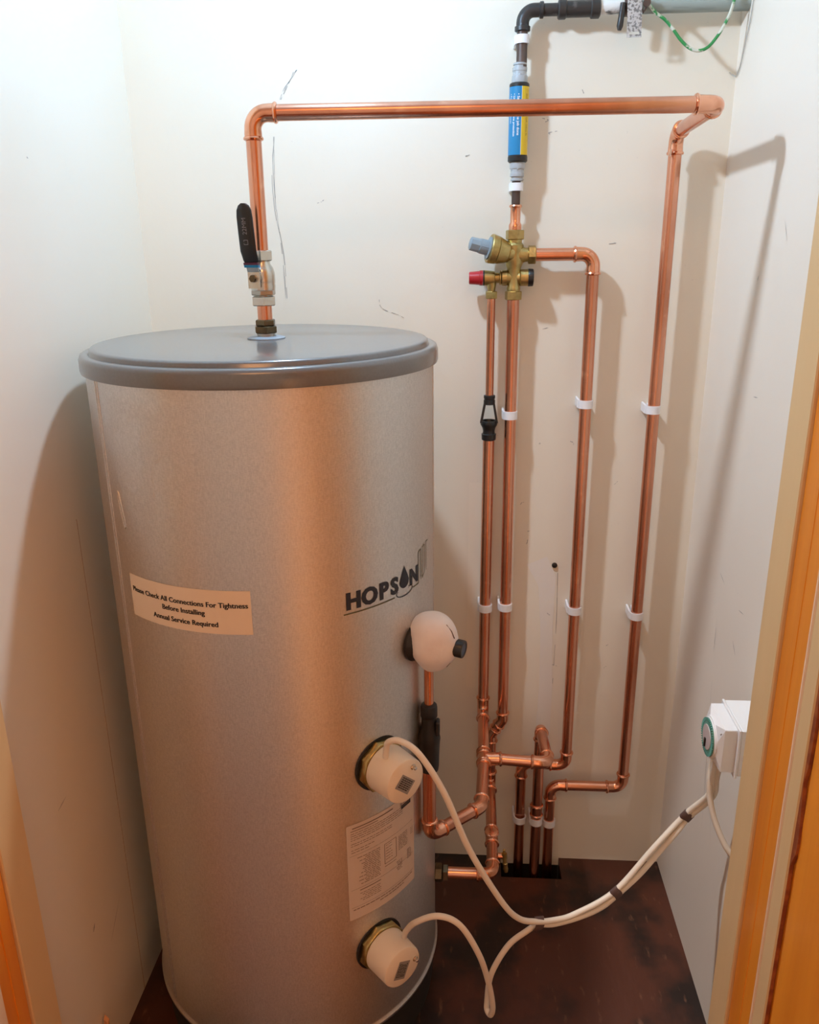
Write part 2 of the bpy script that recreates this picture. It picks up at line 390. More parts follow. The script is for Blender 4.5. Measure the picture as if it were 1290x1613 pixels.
MB().box((XL-.001, 1.1720, .0), (XL+.0004, 1.1732, .95)).build('board_joint_shade', mat('joint_shade_paint', (.50, .36, .26), .8), bpy.data.objects['wall_left'])  # brown strip paints in the shade of a recessed board joint
# door frame: profile strips of the two jambs
ZT = 2.06
JR, JL = .333, -.579
def slab(name, x0, x1, y0, y1, m_, z0=0, z1=ZT, bev=.0015): return struct(MB().box((x0, y0, z0), (x1, y1, z1), bev).build(name, m_, loc=(x0, y0, z0)))
slab('trim_1', JR, XR+.05, .811, .865, cream)
slab('trim_2', JR+.004, XR+.05, .7475, .8108, orange)
slab('trim_3', JR+.001, XR+.05, .742, .7473, palep)
slab('trim_4', JR+.002, XR+.05, .715, .7418, cream)
slab('trim_5', XL-.05, JL, .807, .865, cream)
slab('trim_6', XL-.05, JL-.004, .76, .8068, orange)
slab('trim_7', XL-.05, JL-.001, .71, .7598, palep)
# bead line down the middle of each varnished strip
for x, y in ((JR+.0045, .776), (JL-.0045, .782)):
    MB().box((x-.0012, y, 0), (x+.002, y+.0022, ZT), .0006).build('bead', orange, bpy.data.objects['trim_2' if x > 0 else 'trim_6'])
# door leaf standing open on the right, with a ragged chipped edge
dr = struct(MB().box((JR+.006, .04, .01), (JR+.046, .708, 2.0), .002).build('door_1', orange, loc=(JR+.006, .708, .01)))
m = MB(); zs = [i*.02 for i in range(0, 104)]; L1 = []; L2 = []
for z in zs:
    wv = .0055+.004*math.sin(z*31)*math.sin(z*13+1) + random.uniform(-.0018, .0018)
    wv *= 1 if z > .79 else max(.08, .1+.9*(z-.68)/.11)
    if z > .6 and random.random() < .12: wv *= .25
    L1.append((JR+.0035, .7148, z)); L2.append((JR+.0035, .7148-max(.001, wv)*1.1, z))
for i in range(len(zs)-1):
    a, b, c, d = map(Vector, (L1[i], L1[i+1], L2[i+1], L2[i])); m.quad(a, b, c, d)
    e = V(.004, 0, 0); m.quad(d, c, c+e, d+e)
m.build('chipped_edge', chipm, bpy.data.objects['door_1'], label='flaking red-brown edge of bare wood')
MB().box((JR+.008, .7078, .01), (JR+.05, .7148, 2.0)).build('door_edge', orange, dr)
# the hall outside the cupboard (seen only in reflections and from the side)
struct(MB().box((XR+.05, .71, 0), (1.5, .76, 2.3)).build('wall_hall_front_right', hallwall))
struct(MB().box((-1.5, .71, 0), (XL-.05, .76, 2.3)).build('wall_hall_front_left', hallwall))
struct(MB().box((XL-.05, .71, ZC), (XR+.05, .76, 2.3)).build('wall_hall_over_door', hallwall))
struct(MB().box((1.45, -1.4, 0), (1.5, .71, 2.3)).build('wall_hall_right', hallwall))
struct(MB().box((-1.5, -1.4, 0), (-1.45, .71, 2.3)).build('wall_hall_left', hallwall))
struct(MB().box((-1.45, -1.4, 0), (1.45, -1.35, 2.3)).build('wall_hall_back', hallwall))
struct(MB().box((-1.5, -1.4, 2.3), (1.5, .76, 2.35)).build('ceiling_hall', ceilm))

# ================================================================== TANK
TX, TY, TR = -.310, 1.247, .2585
def cyl(a, z, r=TR):
    """a in degrees from the front (-y) towards +x"""
    t = math.radians(a); return V(TX+r*math.sin(t), TY-r*math.cos(t), z)
tank = thing('hot_water_cylinder', 'tall brushed silver hot water cylinder with a grey lid, left of the copper pipes', 'water heater', (TX, TY, 0))
ZB, ZF, ZL = .085, 1.184, 1.217
MB().lathe((TX, TY, 0), (0, 0, 1), [(ZB, TR-.004), (ZB, TR+.003), (ZB+.002, TR+.0042), (ZB+.006, TR+.0042), (ZB+.009, TR+.001), (ZB+.012, TR), (ZF+.004, TR)], 160).build('casing', tankm, tank)
MB().lathe((TX, TY, 0), (0, 0, 1), [(0, TR-.006), (.02, TR-.004), (ZB-.001, TR-.002)], 96).build('base', skirtm, tank)
m = MB().lathe((TX, TY, 0), (0, 0, 1), [(ZF, TR), (ZF, TR+.006), (ZF+.003, TR+.007), (ZF+.018, TR+.0068), (ZF+.0235, TR+.0045), (ZF+.0255, TR+.0005), (ZF+.0258, TR-.005), (ZF+.0245, TR-.007), (ZF+.0258, TR-.008), (ZF+.030, TR-.0085), (ZF+.0325, TR-.011), (ZF+.0335, TR-.016), (ZF+.034, .17), (ZF+.0345, .05), (ZF+.0345, .002)], 160)
m.build('lid', lidm, tank, sharp=60)
ZLD = ZF+.0345
# folded seam down the left of the casing
m = MB()
for a0 in (-47.9, -46.2):
    m.tube([cyl(a0, ZB+.01, TR+.0004), cyl(a0, .6, TR+.0004), cyl(a0, ZF, TR+.0002)], .0010, 8)
m.build('seam', tankm, tank)
m = MB().tube([cyl(86, .60, TR+.0002), cyl(86, ZF, TR+.0002)], .001, 8); m.build('seam', tankm, tank)
# curl of dried adhesive
m = MB(); m.tube([cyl(a, z, TR+.0004) for a, z in ((-41.0, 1.022), (-40.6, 1.034), (-40.0, 1.030), (-39.2, 1.012), (-38.4, .995), (-38.2, .984), (-38.9, .980), (-39.6, .992), (-40.6, 1.010), (-41.0, 1.022))], .0009, 6)
m.build('glue_mark', tankm, tank)
def curved(a0, a1, z0, z1, r, n=24, skew=0):
    m = MB(); i = []
    for k in range(n+1):
        a = a0+(a1-a0)*k/n; i.append((cyl(a, z0+skew*k/n, r), cyl(a, z1+skew*k/n, r)))
    for k in range(n): m.quad(i[k][0], i[k+1][0], i[k+1][1], i[k][1])
    return m
deg = lambda s: math.degrees(s/TR)
# warning label
lab = curved(-39.6, 5.2, .850, .9145, TR+.0006).build('warning_label', paper, tank, label='cream paper label with three lines of black type')
m = MB()
for txt, x, z, s in (('Please Check All Connections For Tightness', .000, .8895, .0106), ('Before Installing', .000, .8765, .0106), ('Annual Service Required', .000, .8605, .0106)):
    for sh in (-.00028, .00028): add_text(m, txt, s, lambda px, py, z=z, x=x: cyl(-17.0+deg(px*.985+sh), z+py, TR+.0011), bold=.00012, spacing=1.02)
m.build('printed_text', ink, lab)
# maker's print: word, drop, underline and column outline
brand = bpy.data.objects.new('brand_print', None); COL.objects.link(brand); brand.parent = tank; brand.empty_display_size = .02
ORG[brand.name] = cyl(52, .87, TR); brand.location = ORG[brand.name]-ORG[tank.name]; brand['label'] = 'dark blue printed maker name with a water drop'
Wd = lambda px, py: cyl(33.8+deg(px), .868+py, TR+.0006)
for ch, x, sc_ in (('H', 0, 1), ('O', .0255, 1), ('P', .0565, 1), ('S', .0795, 1), ('N', .1235, 1)):
    br = MB()
    for sh in (-.0006, .0006): add_text(br, ch, .0345, lambda px, py, x=x: Wd(px*.98+x+.001+sh, py+.0010), align='LEFT', bold=.0014, fine=.008)
    br.build('letter', inkb, brand)
m = MB(); pts = []
for k in range(25):
    t = 2*PI*k/24; r = .0115; x = r*math.sin(t)*(1 if math.cos(t) < 0 else (1-math.cos(t))**.0)*1.0; y = -r*math.cos(t)
    if y > 0: x *= (1-y/.0115)**.75; y = y*2.1
    pts.append((x, y))
i0 = MB()
c0 = (.111, .0135)
for k in range(24): i0.quad(Wd(*c0), Wd(c0[0]+pts[k][0], c0[1]+pts[k][1]), Wd(c0[0]+pts[k+1][0], c0[1]+pts[k+1][1]))
def arcstrip(cx, cy, rx, ry, t0, t1, w0, w1, n=16):
    for k in range(n):
        a, b = t0+(t1-t0)*k/n, t0+(t1-t0)*(k+1)/n
        wa, wb_ = [w0+(w1-w0)*math.sin(PI*q) for q in (k/n, (k+1)/n)]
        i0.quad(*[Wd(cx+(rx+s)*math.cos(t), cy+(ry+s*.6)*math.sin(t)) for t, s in ((a, -wa), (b, -wb_), (b, wb_), (a, wa))])
arcstrip(.112, -.0035, .020, .0070, PI*.80, 2.18*PI, .0005, .0013)
arcstrip(.112, .001, .011, .0035, 1.75*PI, 2.2*PI, .0002, .0006, 8)
i0.build('drop_emblem', inkb, brand)
def line(m, p, q, w=.0005, n=8):
    for k in range(n):
        a = (p[0]+(q[0]-p[0])*k/n, p[1]+(q[1]-p[1])*k/n); b = (p[0]+(q[0]-p[0])*(k+1)/n, p[1]+(q[1]-p[1])*(k+1)/n)
        dx, dy = q[0]-p[0], q[1]-p[1]; l = math.hypot(dx, dy); nx, ny = -dy/l*w, dx/l*w
        m.quad(Wd(a[0]-nx, a[1]-ny), Wd(b[0]-nx, b[1]-ny), Wd(b[0]+nx, b[1]+ny), Wd(a[0]+nx, a[1]+ny))
def lines(name, segs, w):
    m = MB()
    for a, b in zip(segs, segs[1:]): line(m, a, b, w, 4 if abs(a[0]-b[0]) < .03 else 12)
    m.build(name, inkg, brand)
lines('underline', [(-.003, -.006), (.088, -.006)], .0009)
lines('column_outline', [(.134, -.0055), (.152, -.0055), (.152, .045), (.160, .047), (.160, -.002)], .0008)
lines('column_outline', [(.174, .004), (.166, -.002), (.166, .048), (.174, .050), (.174, .004)], .0008)
lines('column_outline', [(.182, .005), (.182, .052), (.190, .052)], .0008)
# specification label
sp = curved(30.8, 62.0, .331, .511, TR+.0006).build('specification_label', paper2, tank, label='pale specification label covered in small print')
m = MB()
def sl(u, v, u2, h=.0011):
    n = max(1, int((u2-u)*14))
    for k in range(n):
        a, b = u+(u2-u)*k/n, u+(u2-u)*(k+1)/n
        m.quad(*[cyl(30.8+31.2*t, .331+.180*v_, TR+.001) for t, v_ in ((a, v), (b, v), (b, v+h/.18), (a, v+h/.18))])
def words(u0, u1, v, h=.0009):
    u = u0
    while u < u1-.01:
        w_ = random.uniform(.02, .07); sl(u, v, min(u+w_, u1), h); u += w_+.010
sl(.07, .955, .62, .0016); sl(.05, .93, .40)
for i in range(4): words(.05, .78, .905-.022*i)
for i in range(2): words(.05, .6, .80-.022*i)
words(.05, .35, .735); words(.05, .28, .71)
sl(.03, .68, .97, .0004)
for i in range(16): words(.12+.1*abs(math.sin(i*1.7)), .42, .64-.019*i, .001)
for i in range(9): words(.70, .86, .62-.018*i, .001)
for i in range(6): words(.50, .60, .62-.03*i, .0007)
for v in (.64, .43, .40): sl(.48, v, .66, .0007)
for u in (.48, .66):
    m.quad(*[cyl(30.8+31.2*t, .331+.18*v_, TR+.001) for t, v_ in ((u, .43), (u+.006, .43), (u+.006, .64), (u, .64))])
for i in range(4): words(.92, .97, .60-.02*i); 
for i in range(7): words(.66+.01*i % .04, .76, .36-.016*i)
for i in range(7): words(.85, .93, .40-.016*i)
sl(.03, .32, .97, .0004); sl(.14, .29, .42, .0013)
for i in range(5): words(.14+.03*(i % 3), .42, .255-.02*i)
sl(.03, .13, .97, .0004); words(.05, .95, .10, .0013); words(.40, .80, .07, .0013)
for i in range(4): words(.74, .93, .955-.016*i, .0014)
m.build('printed_text', inkbr, sp)
m = MB(); m.quad(*[cyl(30.8+31.2*t, .331+.180*v_, TR+.0011) for t, v_ in ((.76, .885), (.93, .885), (.93, .925), (.76, .925))]); m.build('printed_bar', ink, sp)
# outlet boss on the lid
RX, RY = TX+.005, TY
MB().lathe((RX, RY, ZLD), (0, 0, 1), [(-.001, .0285), (.0015, .0285), (.0030, .024), (.0036, .018), (.0036, .012)], 48).build('outlet_seal', bossm, tank)
MB().lathe((RX, RY, ZLD), (0, 0, 1), [(.003, .0135), (.009, .0135)], 24).build('outlet_stub', chrome_d, tank)

# ================================================================== HOT OUTLET PIPE (top)
ZTOP = 1.529; PW = YB-.035; X4 = .3445; R22 = .011
hot = thing('hot_outlet_pipe', 'copper pipe rising from the grey lid, crossing the cupboard and running down at far right', 'pipe', (RX, RY, ZLD))
hexp((RX, RY, ZLD+.008), (0, 0, 1), .031, .011, .3).build('compression_nut', brass_old, hot)
hexp((RX, RY, ZLD+.0192), (0, 0, 1), .027, .009, .1).build('compression_nut', brass_old, hot)
zb0 = ZLD+.0545
MB().lathe((RX, RY, ZLD+.026), (0, 0, 1), [(0, R22), (zb0-ZLD-.026, R22)], 28).build('pipe', copper, hot)
ZV = zb0+.070
run(hot, [(RX, RY, ZV-.005), (RX, RY, ZTOP), (.345, 1.285, ZTOP+.003), (.347, PW, 1.525), (X4, PW, .224), (.1905, PW, .224), (.1905, PW, -.15)], R22, R=.021)
MB().lathe((X4-.009, PW-.0115, 1.487), (.1, -.2, 1), [(0, .002), (.006, .0026), (.012, .0015)], 8).build('solder_blob', solder, hot)

# lever ball valve
bv = thing('lever_ball_valve', 'nickel lever ball valve with long black handle on the riser above the grey lid', 'valve', (RX, RY, zb0))
hexp((RX, RY, zb0-.006), (0, 0, 1), .033, .014, .2).build('nut', chrome, bv)
hexp((RX, RY, zb0+.058), (0, 0, 1), .031, .015, .2).build('nut', chrome, bv)
MB().lathe((RX, RY, zb0), (0, 0, 1), [(.006, .0125), (.014, .0125), (.016, .0175), (.022, .0185), (.026, .0178), (.028, .0185), (.040, .0185), (.048, .0165), (.054, .0125), (.062, .0125)], 32).build('body', chrome, bv)
hexp((RX, RY, zb0+.009), (0, 0, 1), .032, .008, 0).build('hexagon_collar', chrome_d, bv)
hd = V(-.22, -.9755, 0)                         # the stem points at the room and to the left
sd = V(hd.y*-1, hd.x, 0)                       # sideways along the handle face
sp0 = V(RX, RY, zb0+.034)
MB().lathe(sp0, hd, [(.012, .008), (.024, .008), (.024, .0055), (.031, .0055)], 20).build('stem', chrome_d, bv)
def plate(mb, pts, t=.0022):
    """pts (s sideways, z, out) -> slab"""
    i = [(sp0+sd*s_+V(0, 0, z_)+hd*o_) for s_, z_, o_ in pts]; return i
m = MB(); hw = .0092
path = [(-.014, .0265), (.009, .0265), (.018, .030), (.036, .038), (.090, .044)]
for k in range(len(path)-1):
    (z0, o0), (z1, o1) = path[k], path[k+1]
    a = [sp0+sd*s_+V(0, 0, z_)+hd*o_ for s_, z_, o_ in ((-hw, z0, o0), (hw, z0, o0), (hw, z1, o1), (-hw, z1, o1))]; m.prism(a, hd*.0022)
m.build('lever', chrome, bv)
hexp(sp0+hd*.0288, hd, .0095, .0055).build('stem_nut', brass_old, bv)
# dipped handle grip
m = MB(); secs = [(.0225, .0305, .0112), (.0245, .0315, .0120), (.038, .038, .0126), (.060, .0405, .0126), (.084, .0428, .0124), (.093, .0433, .0114), (.099, .0436, .0082), (.102, .0437, .0035)]
prev = None
for z_, o_, w_ in secs:
    i = len(m.v); n = 12
    for k in range(n):
        t = 2*PI*k/n; cx_ = math.copysign(abs(math.cos(t))**.6, math.cos(t)); sy = math.copysign(abs(math.sin(t))**.6, math.sin(t))
        m.v.append(sp0+sd*(w_*cx_)+hd*(o_+.0011+.0034*sy)+V(0, 0, z_))
    if prev is not None: m.bridge(prev, i, n)
    else: m.f.append(tuple(range(i+n-1, i-1, -1)))
    prev = i
m.f.append(tuple(range(prev, prev+12)))
grip = m.build('handle_grip', blackp, bv, sharp=50)
for z_, mt_, nm in ((.0172, bluep, 'blue_band'), (.0206, redp, 'red_band')):
    o_ = .030 + (z_-.017)*.36
    a = [sp0+sd*s_+V(0, 0, zz)+hd*oo for s_, zz, oo in ((-.0112, z_-.0018, o_-.0016), (.0112, z_-.0018, o_-.0016), (.0112, z_+.0018, o_-.0003), (-.0112, z_+.0018, o_-.0003))]
    MB().prism(a, hd*.0050).build(nm, MATS['blue_label'] if nm == 'blue_band' else mat('maroon_print', (.10, .02, .05), .4), bv)
m = MB()
add_text(m, '22MM', .0095, lambda px, py: sp0+sd*(-py+.0030)+V(0, 0, .0600+px*.95)+hd*(.0460+px*.080), align='LEFT')
for a, b in (((.047, -.003), (.047, .003)), ((.047, .003), (.053, .003)), ((.053, -.003), (.053, .003)), ((.047, -.003), (.0492, -.003)), ((.0508, -.003), (.053, -.003))):
    (z0, s0), (z1, s1) = a, b; e = .0004
    q = lambda s_, z_: sp0+sd*s_+V(0, 0, z_)+hd*(.0448+(z_-.047)*.080)
    if abs(z1-z0) < 1e-6: m.quad(q(s0, z0-e), q(s1, z0-e), q(s1, z0+e), q(s0, z0+e))
    else: m.quad(q(s0-e, z0), q(s0+e, z0), q(s0+e, z1), q(s0-e, z1))
m.build('printed_text', mat('grey_print', (.22, .22, .24), .6), grip)

# ================================================================== COLD SUPPLY (black pipe at top) and fittings
XC = .081; PB = YB-.035
cold = thing('cold_supply_pipe', 'black painted iron pipe elbow coming along the top of the back wall', 'pipe', (.0845, PB, 1.64))
def sweep_corner(a, c, b, R, n=10):
    a, c, b = Vector(a), Vector(c), Vector(b); da = (a-c).normalized(); db = (b-c).normalized(); ang = da.angle(db); t = R/math.tan(ang/2)
    cen = c+(da+db).normalized()*(R/math.sin(ang/2)); va = c+da*t-cen; vb = c+db*t-cen; ax, an = va.rotation_difference(vb).to_axis_angle()
    return [cen+Quaternion(ax, an*i/n) @ va for i in range(n+1)]
ZP = 1.712
c = sweep_corner((.0845, PB, 1.65), (.0845, PB, ZP), (.2, PB, ZP), .018)
MB().tube([(.0845, PB, 1.685)]+c+[(.118, PB, ZP)], .0105, 20).build('elbow', blackpipe, cold)
m = MB().lathe((.0845, PB, 1.6815), (0, 0, 1), [(0, .011), (.001, .0128), (.007, .0128), (.008, .011)], 20); m.lathe((.111, PB, ZP), (1, 0, 0), [(0, .011), (.001, .0125), (.006, .0125), (.007, .011)], 20); m.build('socket_bead', blackpipe, cold)
MB().lathe((.0845, PB, 1.628), (0, 0, 1), [(0, .0088), (.062, .0088)], 20).build('pipe', brownpipe, cold)
MB().lathe((.112, PB, ZP), (1, 0, 0), [(0, .0095), (.035, .0095)], 20).build('pipe', blackpipe, cold)
m = MB().lathe((.141, PB, ZP), (1, 0, 0), [(0, .013), (.002, .0148), (.012, .0148), (.014, .0125), (.052, .0125), (.054, .015), (.066, .015), (.068, .012)], 20); m.build('coupling', blackpipe, cold)
MB().lathe((.205, PB, ZP+.001), (1, 0, 0), [(0, .0105), (.050, .0105)], 20).build('painted_pipe', whitepaint, cold, label='pipe end with flaking white paint')
MB().lathe((.250, PB, ZP+.001), (1, 0, 0), [(0, .0115), (XR-.250, .0115)], 20).build('painted_pipe', conduitm, cold, label='grey-green painted pipe running to the right wall')
MB().lathe((.246, PB, ZP+.001), (1, 0, 0), [(0, .012), (.002, .0145), (.012, .0145), (.014, .012)], 20).build('collar', brownpipe, cold)
# earth clamp strap with hanging tag
tg = thing('earth_bonding_tag', 'embossed grey metal earth tag hanging from the pipe at top right', 'label tag', (.259, PB-.016, 1.70))
m = MB(); x0, x1, yt = .2485, .2715, PB-.021
def tp(x, z): return V(x+(1.72-z)*.04, yt-.002*(1.72-z)*0, z)
za, zb_, zc_, zd = 1.722, 1.6715, 1.6685, 1.6640
for (X0, X1, Z0, Z1) in ((x0, x1, 1.6725, 1.722), (x0, x0+.0035, 1.6685, 1.6725), (x1-.0035, x1, 1.6685, 1.6725), (x0, x1, 1.6645, 1.6685)):
    m.prism([tp(X0, Z0), tp(X1, Z0), tp(X1, Z1), tp(X0, Z1)], (0, .0012, 0))
m.build('plate', tagm, tg)
m = MB().tube([(.2785, PB-.018, 1.719), (.2795, PB-.020, 1.708), (.275, PB-.018, 1.700), (.270, PB-.017, 1.709)], .0022, 10); m.lathe((.2785, PB-.022, 1.712), (0, -1, 0), [(0, .006), (.004, .006)], 12); m.build('clamp_screw', brownpipe, tg)
m = MB(); m.tube([(.243, PB-.014, 1.715), (.241, PB-.015, 1.695), (.2395, PB-.015, 1.682), (.2390, PB-.015, 1.676)], [.0045, .0048, .0052, .003], 12); m.build('strap_tail', blackpipe, tg, label='dark strap end')
# green earth wire looping across to the right wall
pts = [(.282, PB-.018, 1.712), (.296, PB-.012, 1.700), (.312, PB-.010, 1.690), (.325, PB-.012, 1.676), (.338, PB-.014, 1.660), (.352, PB-.016, 1.648), (.366, PB-.018, 1.643), (.380, PB-.020, 1.647), (.392, PB-.020, 1.660), (.402, PB-.020, 1.676), (.412, PB-.020, 1.700), (.416, PB-.020, 1.73), (.420, PB-.010, 1.80), (.42, YB-.003, 1.90)]
tag(MB().tube(bez(pts, 8), .0025, 12).build('earth_wire', earthm, loc=pts[0]), 'green earth wire with flaking white paint looping under the pipe at top right', 'wire')
pts = [(XR-.002, 1.50, 1.78), (XR-.002, 1.51, 1.70), (XR-.002, 1.525, 1.66), (XR-.002, 1.54, 1.63), (XR-.002, 1.552, 1.617), (XR-.003, 1.562, 1.612), (XR-.012, 1.567, 1.619)]
tag(MB().tube(bez(pts, 6), .0009, 6).build('bell_wire', wirem, loc=pts[0]), 'thin pale wire hanging down the corner of the right wall', 'wire')

# inline scale inhibitor
inh = thing('scale_inhibitor', 'inline limescale inhibitor tube with blue and yellow label behind the crossing copper pipe', 'water filter', (XC+.001, PB, 1.459))
xi = XC+.001
MB().lathe((xi, PB, 1.483), (0, 0, 1), [(0, .0148), (.002, .0168), (.009, .0168), (.0095, .0162), (.116, .0162), (.1165, .0166), (.1205, .0166), (.1225, .0148)], 40).build('body', blackp, inh)
def wrapq(a0, a1, z0, z1, r, mt_, nm, n=16):
    m = MB(); c = lambda a, z: V(xi+r*math.sin(math.radians(a)), PB-r*math.cos(math.radians(a)), z)
    for k in range(n):
        a, b = a0+(a1-a0)*k/n, a0+(a1-a0)*(k+1)/n; m.quad(c(a, z0), c(b, z0), c(b, z1), c(a, z1))
    return m.build(nm, mt_, inh)
bl = wrapq(-125, 12, 1.494, 1.599, .01655, bluep, 'blue_label')
yl = wrapq(14, 75, 1.494, 1.599, .01655, yellowp, 'yellow_label')
wrapq(12, 14, 1.494, 1.599, .0167, whiteink, 'label_edge', 2)
m = MB(); cfn = lambda base: (lambda px, py: V(xi+.0169*math.sin(math.radians(base)+py/.0169), PB-.0169*math.cos(math.radians(base)+py/.0169), 1.588-px))
add_text(m, '\u2022 Save & get the job done', .0062, cfn(-12), align='LEFT', bold=.0001)
add_text(m, '\u2022 Limescale Xtreme protection', .0052, cfn(-36), align='LEFT', bold=.0001)
add_text(m, '\u2022 For hard water zones', .0048, cfn(-58), align='LEFT')
m.build('printed_text', whiteink, bl)
m = MB(); add_text(m, 'SCALE INHIBITOR  inline fit', .0055, cfn(42), align='LEFT'); m.build('printed_text', mat('dark_yellow_print', (.30, .22, .02), .6), yl)
for z0, d in ((1.483, -1), (1.606, 1)):
    MB().lathe((xi, PB, z0), (0, 0, d), [(-.002, .0125), (.003, .0135), (.010, .0128), (.0105, .0115), (.017, .0115), (.0175, .0122), (.0225, .0122), (.0228, .0098), (.0262, .0098), (.0265, .0112), (.029, .0112), (.030, .009)], 28).build('push_fitting', greyp, inh)
    hexp((xi, PB, z0+(-.013 if d < 0 else .004)), (0, 0, 1), .0225, .009).build('nut', greyp, inh)
# dark link pipe to the valve
lk = thing('cold_link_pipe', 'short dark brown pipe joined to a copper reducer above the brass valve', 'pipe', (XC, PB, 1.372))
MB().lathe((XC, PB, 1.405), (0, 0, 1), [(0, .0075), (.05, .0075)], 20).build('pipe', brownpipe, lk)
m = MB().lathe((XC, PB, 1.3735), (0, 0, 1), [(0, .0112), (.008, .0112), (.0125, .0088), (.036, .0088), (.038, .0102), (.040, .0102), (.041, .008)], 24); bead(m, (XC, PB, 1.4125), (0, 0, 1), .0078); m.build('reducer', copper_f, lk)

# ================================================================== COLD WATER CONTROL VALVE
cv = thing('pressure_control_valve', 'brass multibloc pressure control valve with red knob and grey cap on the back wall', 'valve', (XC, PB, 1.255))
VB = PB
hexp((XC, VB, 1.357), (0, 0, 1), .0285, .0165, .25).build('nut', brass, cv)
hexp((XC, VB, 1.254), (0, 0, 1), .0265, .0155, .25).build('nut', brass, cv)
zc = 1.3315; zr = 1.2925
m = MB().lathe((XC, VB, 1.268), (0, 0, 1), [(0, .0115), (.006, .0125), (.010, .0112), (.040, .0122), (.050, .0160), (.080, .0160), (.084, .0128), (.092, .0128)], 28)
m.lathe((XC, VB, zc), (1, 0, 0), [(0, .0145), (.012, .0145), (.020, .012), (.026, .012)], 28)
m.lathe((XC, VB, zr), (1, 0, 0), [(-.006, .010), (.010, .0115), (.012, .0145), (.025, .0145), (.026, .013)], 28)
m.lathe((XC, VB, zr), (-1, 0, 0), [(0, .010), (.012, .012), (.0125, .0135), (.021, .0135), (.0215, .0105)], 28)
m.build('body', brass, cv)
hexp((XC+.024, VB, zc), (1, 0, 0), .0285, .014, .2).build('nut', brass, cv)
MB().lathe((XC+.0255, VB, zr), (1, 0, 0), [(0, .0150), (.001, .0155), (.0085, .0150), (.0095, .0135)], 28).build('black_cap', blackp, cv)
cdv = V(-.93, -.20, .24).normalized(); cb = V(XC-.003, VB-.004, zc+.001)
MB().lathe(cb, cdv, [(0, .0135), (.006, .0140), (.010, .0165), (.0105, .0175), (.030, .0238), (.0305, .0228), (.0315, .0240), (.043, .0252), (.0445, .024)], 36).build('spring_housing', brass, cv)
MB().lathe(cb+cdv*.0445, cdv, [(0, .0195), (.002, .0195), (.0025, .0125), (.018, .0125), (.019, .0105)], 32).build('grey_cap', capgrey, cv)
MB().lathe(cb+cdv*.0465, cdv, [(0, .013), (.014, .0128), (.0145, .0118), (.0325, .0115), (.0335, .0100)], 8).build('grey_spindle', capgrey, cv)
rx = XC-.0215
m = MB().lathe((rx, VB, zr), (-1, 0, 0), [(0, .0095), (.0015, .0125), (.0035, .0125), (.0045, .009), (.012, .009), (.013, .0115), (.020, .0125), (.0305, .0135), (.0315, .012)], 28)
m.lathe((.0415, VB, zr), (0, 0, -1), [(0, .009), (.012, .0085), (.022, .0065), (.026, .0065)], 20); m.build('relief_valve_body', brass, cv)
hexp((.0415, VB, zr-.036), (0, 0, 1), .0195, .013, .1).build('nut', brass, cv)
m = MB().lathe((rx-.031, VB, zr), (-1, 0, 0), [(0, .0135), (.002, .0135)], 24); m.build('black_washer', blackp, cv)
m = MB()
prof = [(0, .0135), (.006, .0132), (.0065, .0122), (.024, .0108), (.025, .0095)]
m.lathe((rx-.0335, VB, zr), (-1, 0, 0), prof, 12); m.build('red_knob', redp, cv)

# ================================================================== COPPER RUNS ON THE BACK WALL
X2 = .2205
bal = thing('balanced_cold_pipe', 'copper pipe from the right of the brass valve turning down beside the far right pipe', 'pipe', (X2, PB, 1.33))
run(bal, [(XC+.036, PB, zc), (X2, PB, zc), (X2+.001, PB+.004, .272), (.1262, PB+.010, .272), (.1262, PB+.002, -.15)], R22, R=.021)
feed = thing('cylinder_feed_pipe', 'copper pipe from the bottom of the brass valve down and round to the cylinder base', 'pipe', (XC, PB, 1.25))
ZI = .2215; YI = 1.262
run(feed, [(XC, PB, 1.258), (XC+.001, PB, .385), (.0590, PB+.006, .345), (.0590, PB+.006, ZI), (.0570, YI, ZI), (-.030, YI, ZI)], R22, R=.016, ends=(0, 0))
hexp((-.052, YI, ZI), (1, 0, 0), .030, .014).build('compression_nut', brass_old, feed)
hexp((-.037, YI, ZI), (1, 0, 0), .027, .010, .3).build('compression_nut', brass_old, feed)
tee(feed, (.0578, 1.365, ZI), (0, 1, 0), (0, 0, 1), R22, .046, .012)
dc = thing('drain_cock', 'small brass drain cock poking down beside the lowest copper elbow', 'drain valve', (.070, 1.315, ZI))
m = MB().lathe((.0575+.011, 1.312, ZI), (1, .0, 0), [(0, .0058), (.010, .0055)], 16); m.build('stub', copper_f, dc)
MB().lathe((.080, 1.312, ZI+.006), (.12, -.10, -1), [(0, .0058), (.010, .0058), (.011, .0042), (.020, .0042), (.021, .0052), (.028, .0042), (.034, .0050), (.040, .0036)], 16).build('spout', brass, dc)
MB().box((.0775, 1.3095, ZI+.0065), (.0825, 1.3145, ZI+.0155), .001).build('spindle', brass, dc)

dis = thing('relief_discharge_pipe', 'thin copper pipe below the red knob widening under the black tundish, with low branches', 'pipe', (.0418, PB, 1.255))
R15 = .0075
MB().lathe((.0416, PB, 1.078), (0, 0, 1), [(0, R15), (.182, R15)], 20).build('pipe', copper, dis, label='thin 15 mm copper pipe')
ZD = .402; XD = .0400
run(dis, [(.0418, PB, 1.000), (XD, PB, ZD+.004), (XD-.001, 1.365, ZD), (.0320, 1.225, ZD), (-.056, 1.145, ZD), (-.056, 1.145, .545)], R22, R=.019)
tee(dis, (XD-.0008, 1.368, ZD), (0, 1, 0), (1, 0, 0), R22, .048, .034)
run(dis, [(XD+.025, 1.368, ZD), (.1625, 1.362, ZD-.002), (.1615, PB-.015, .376), (.1600, PB-.015, -.15)], R22, R=.0175)
coupling(dis, (.1606, PB-.015, .170), (0, 0, 1), R22, .028)
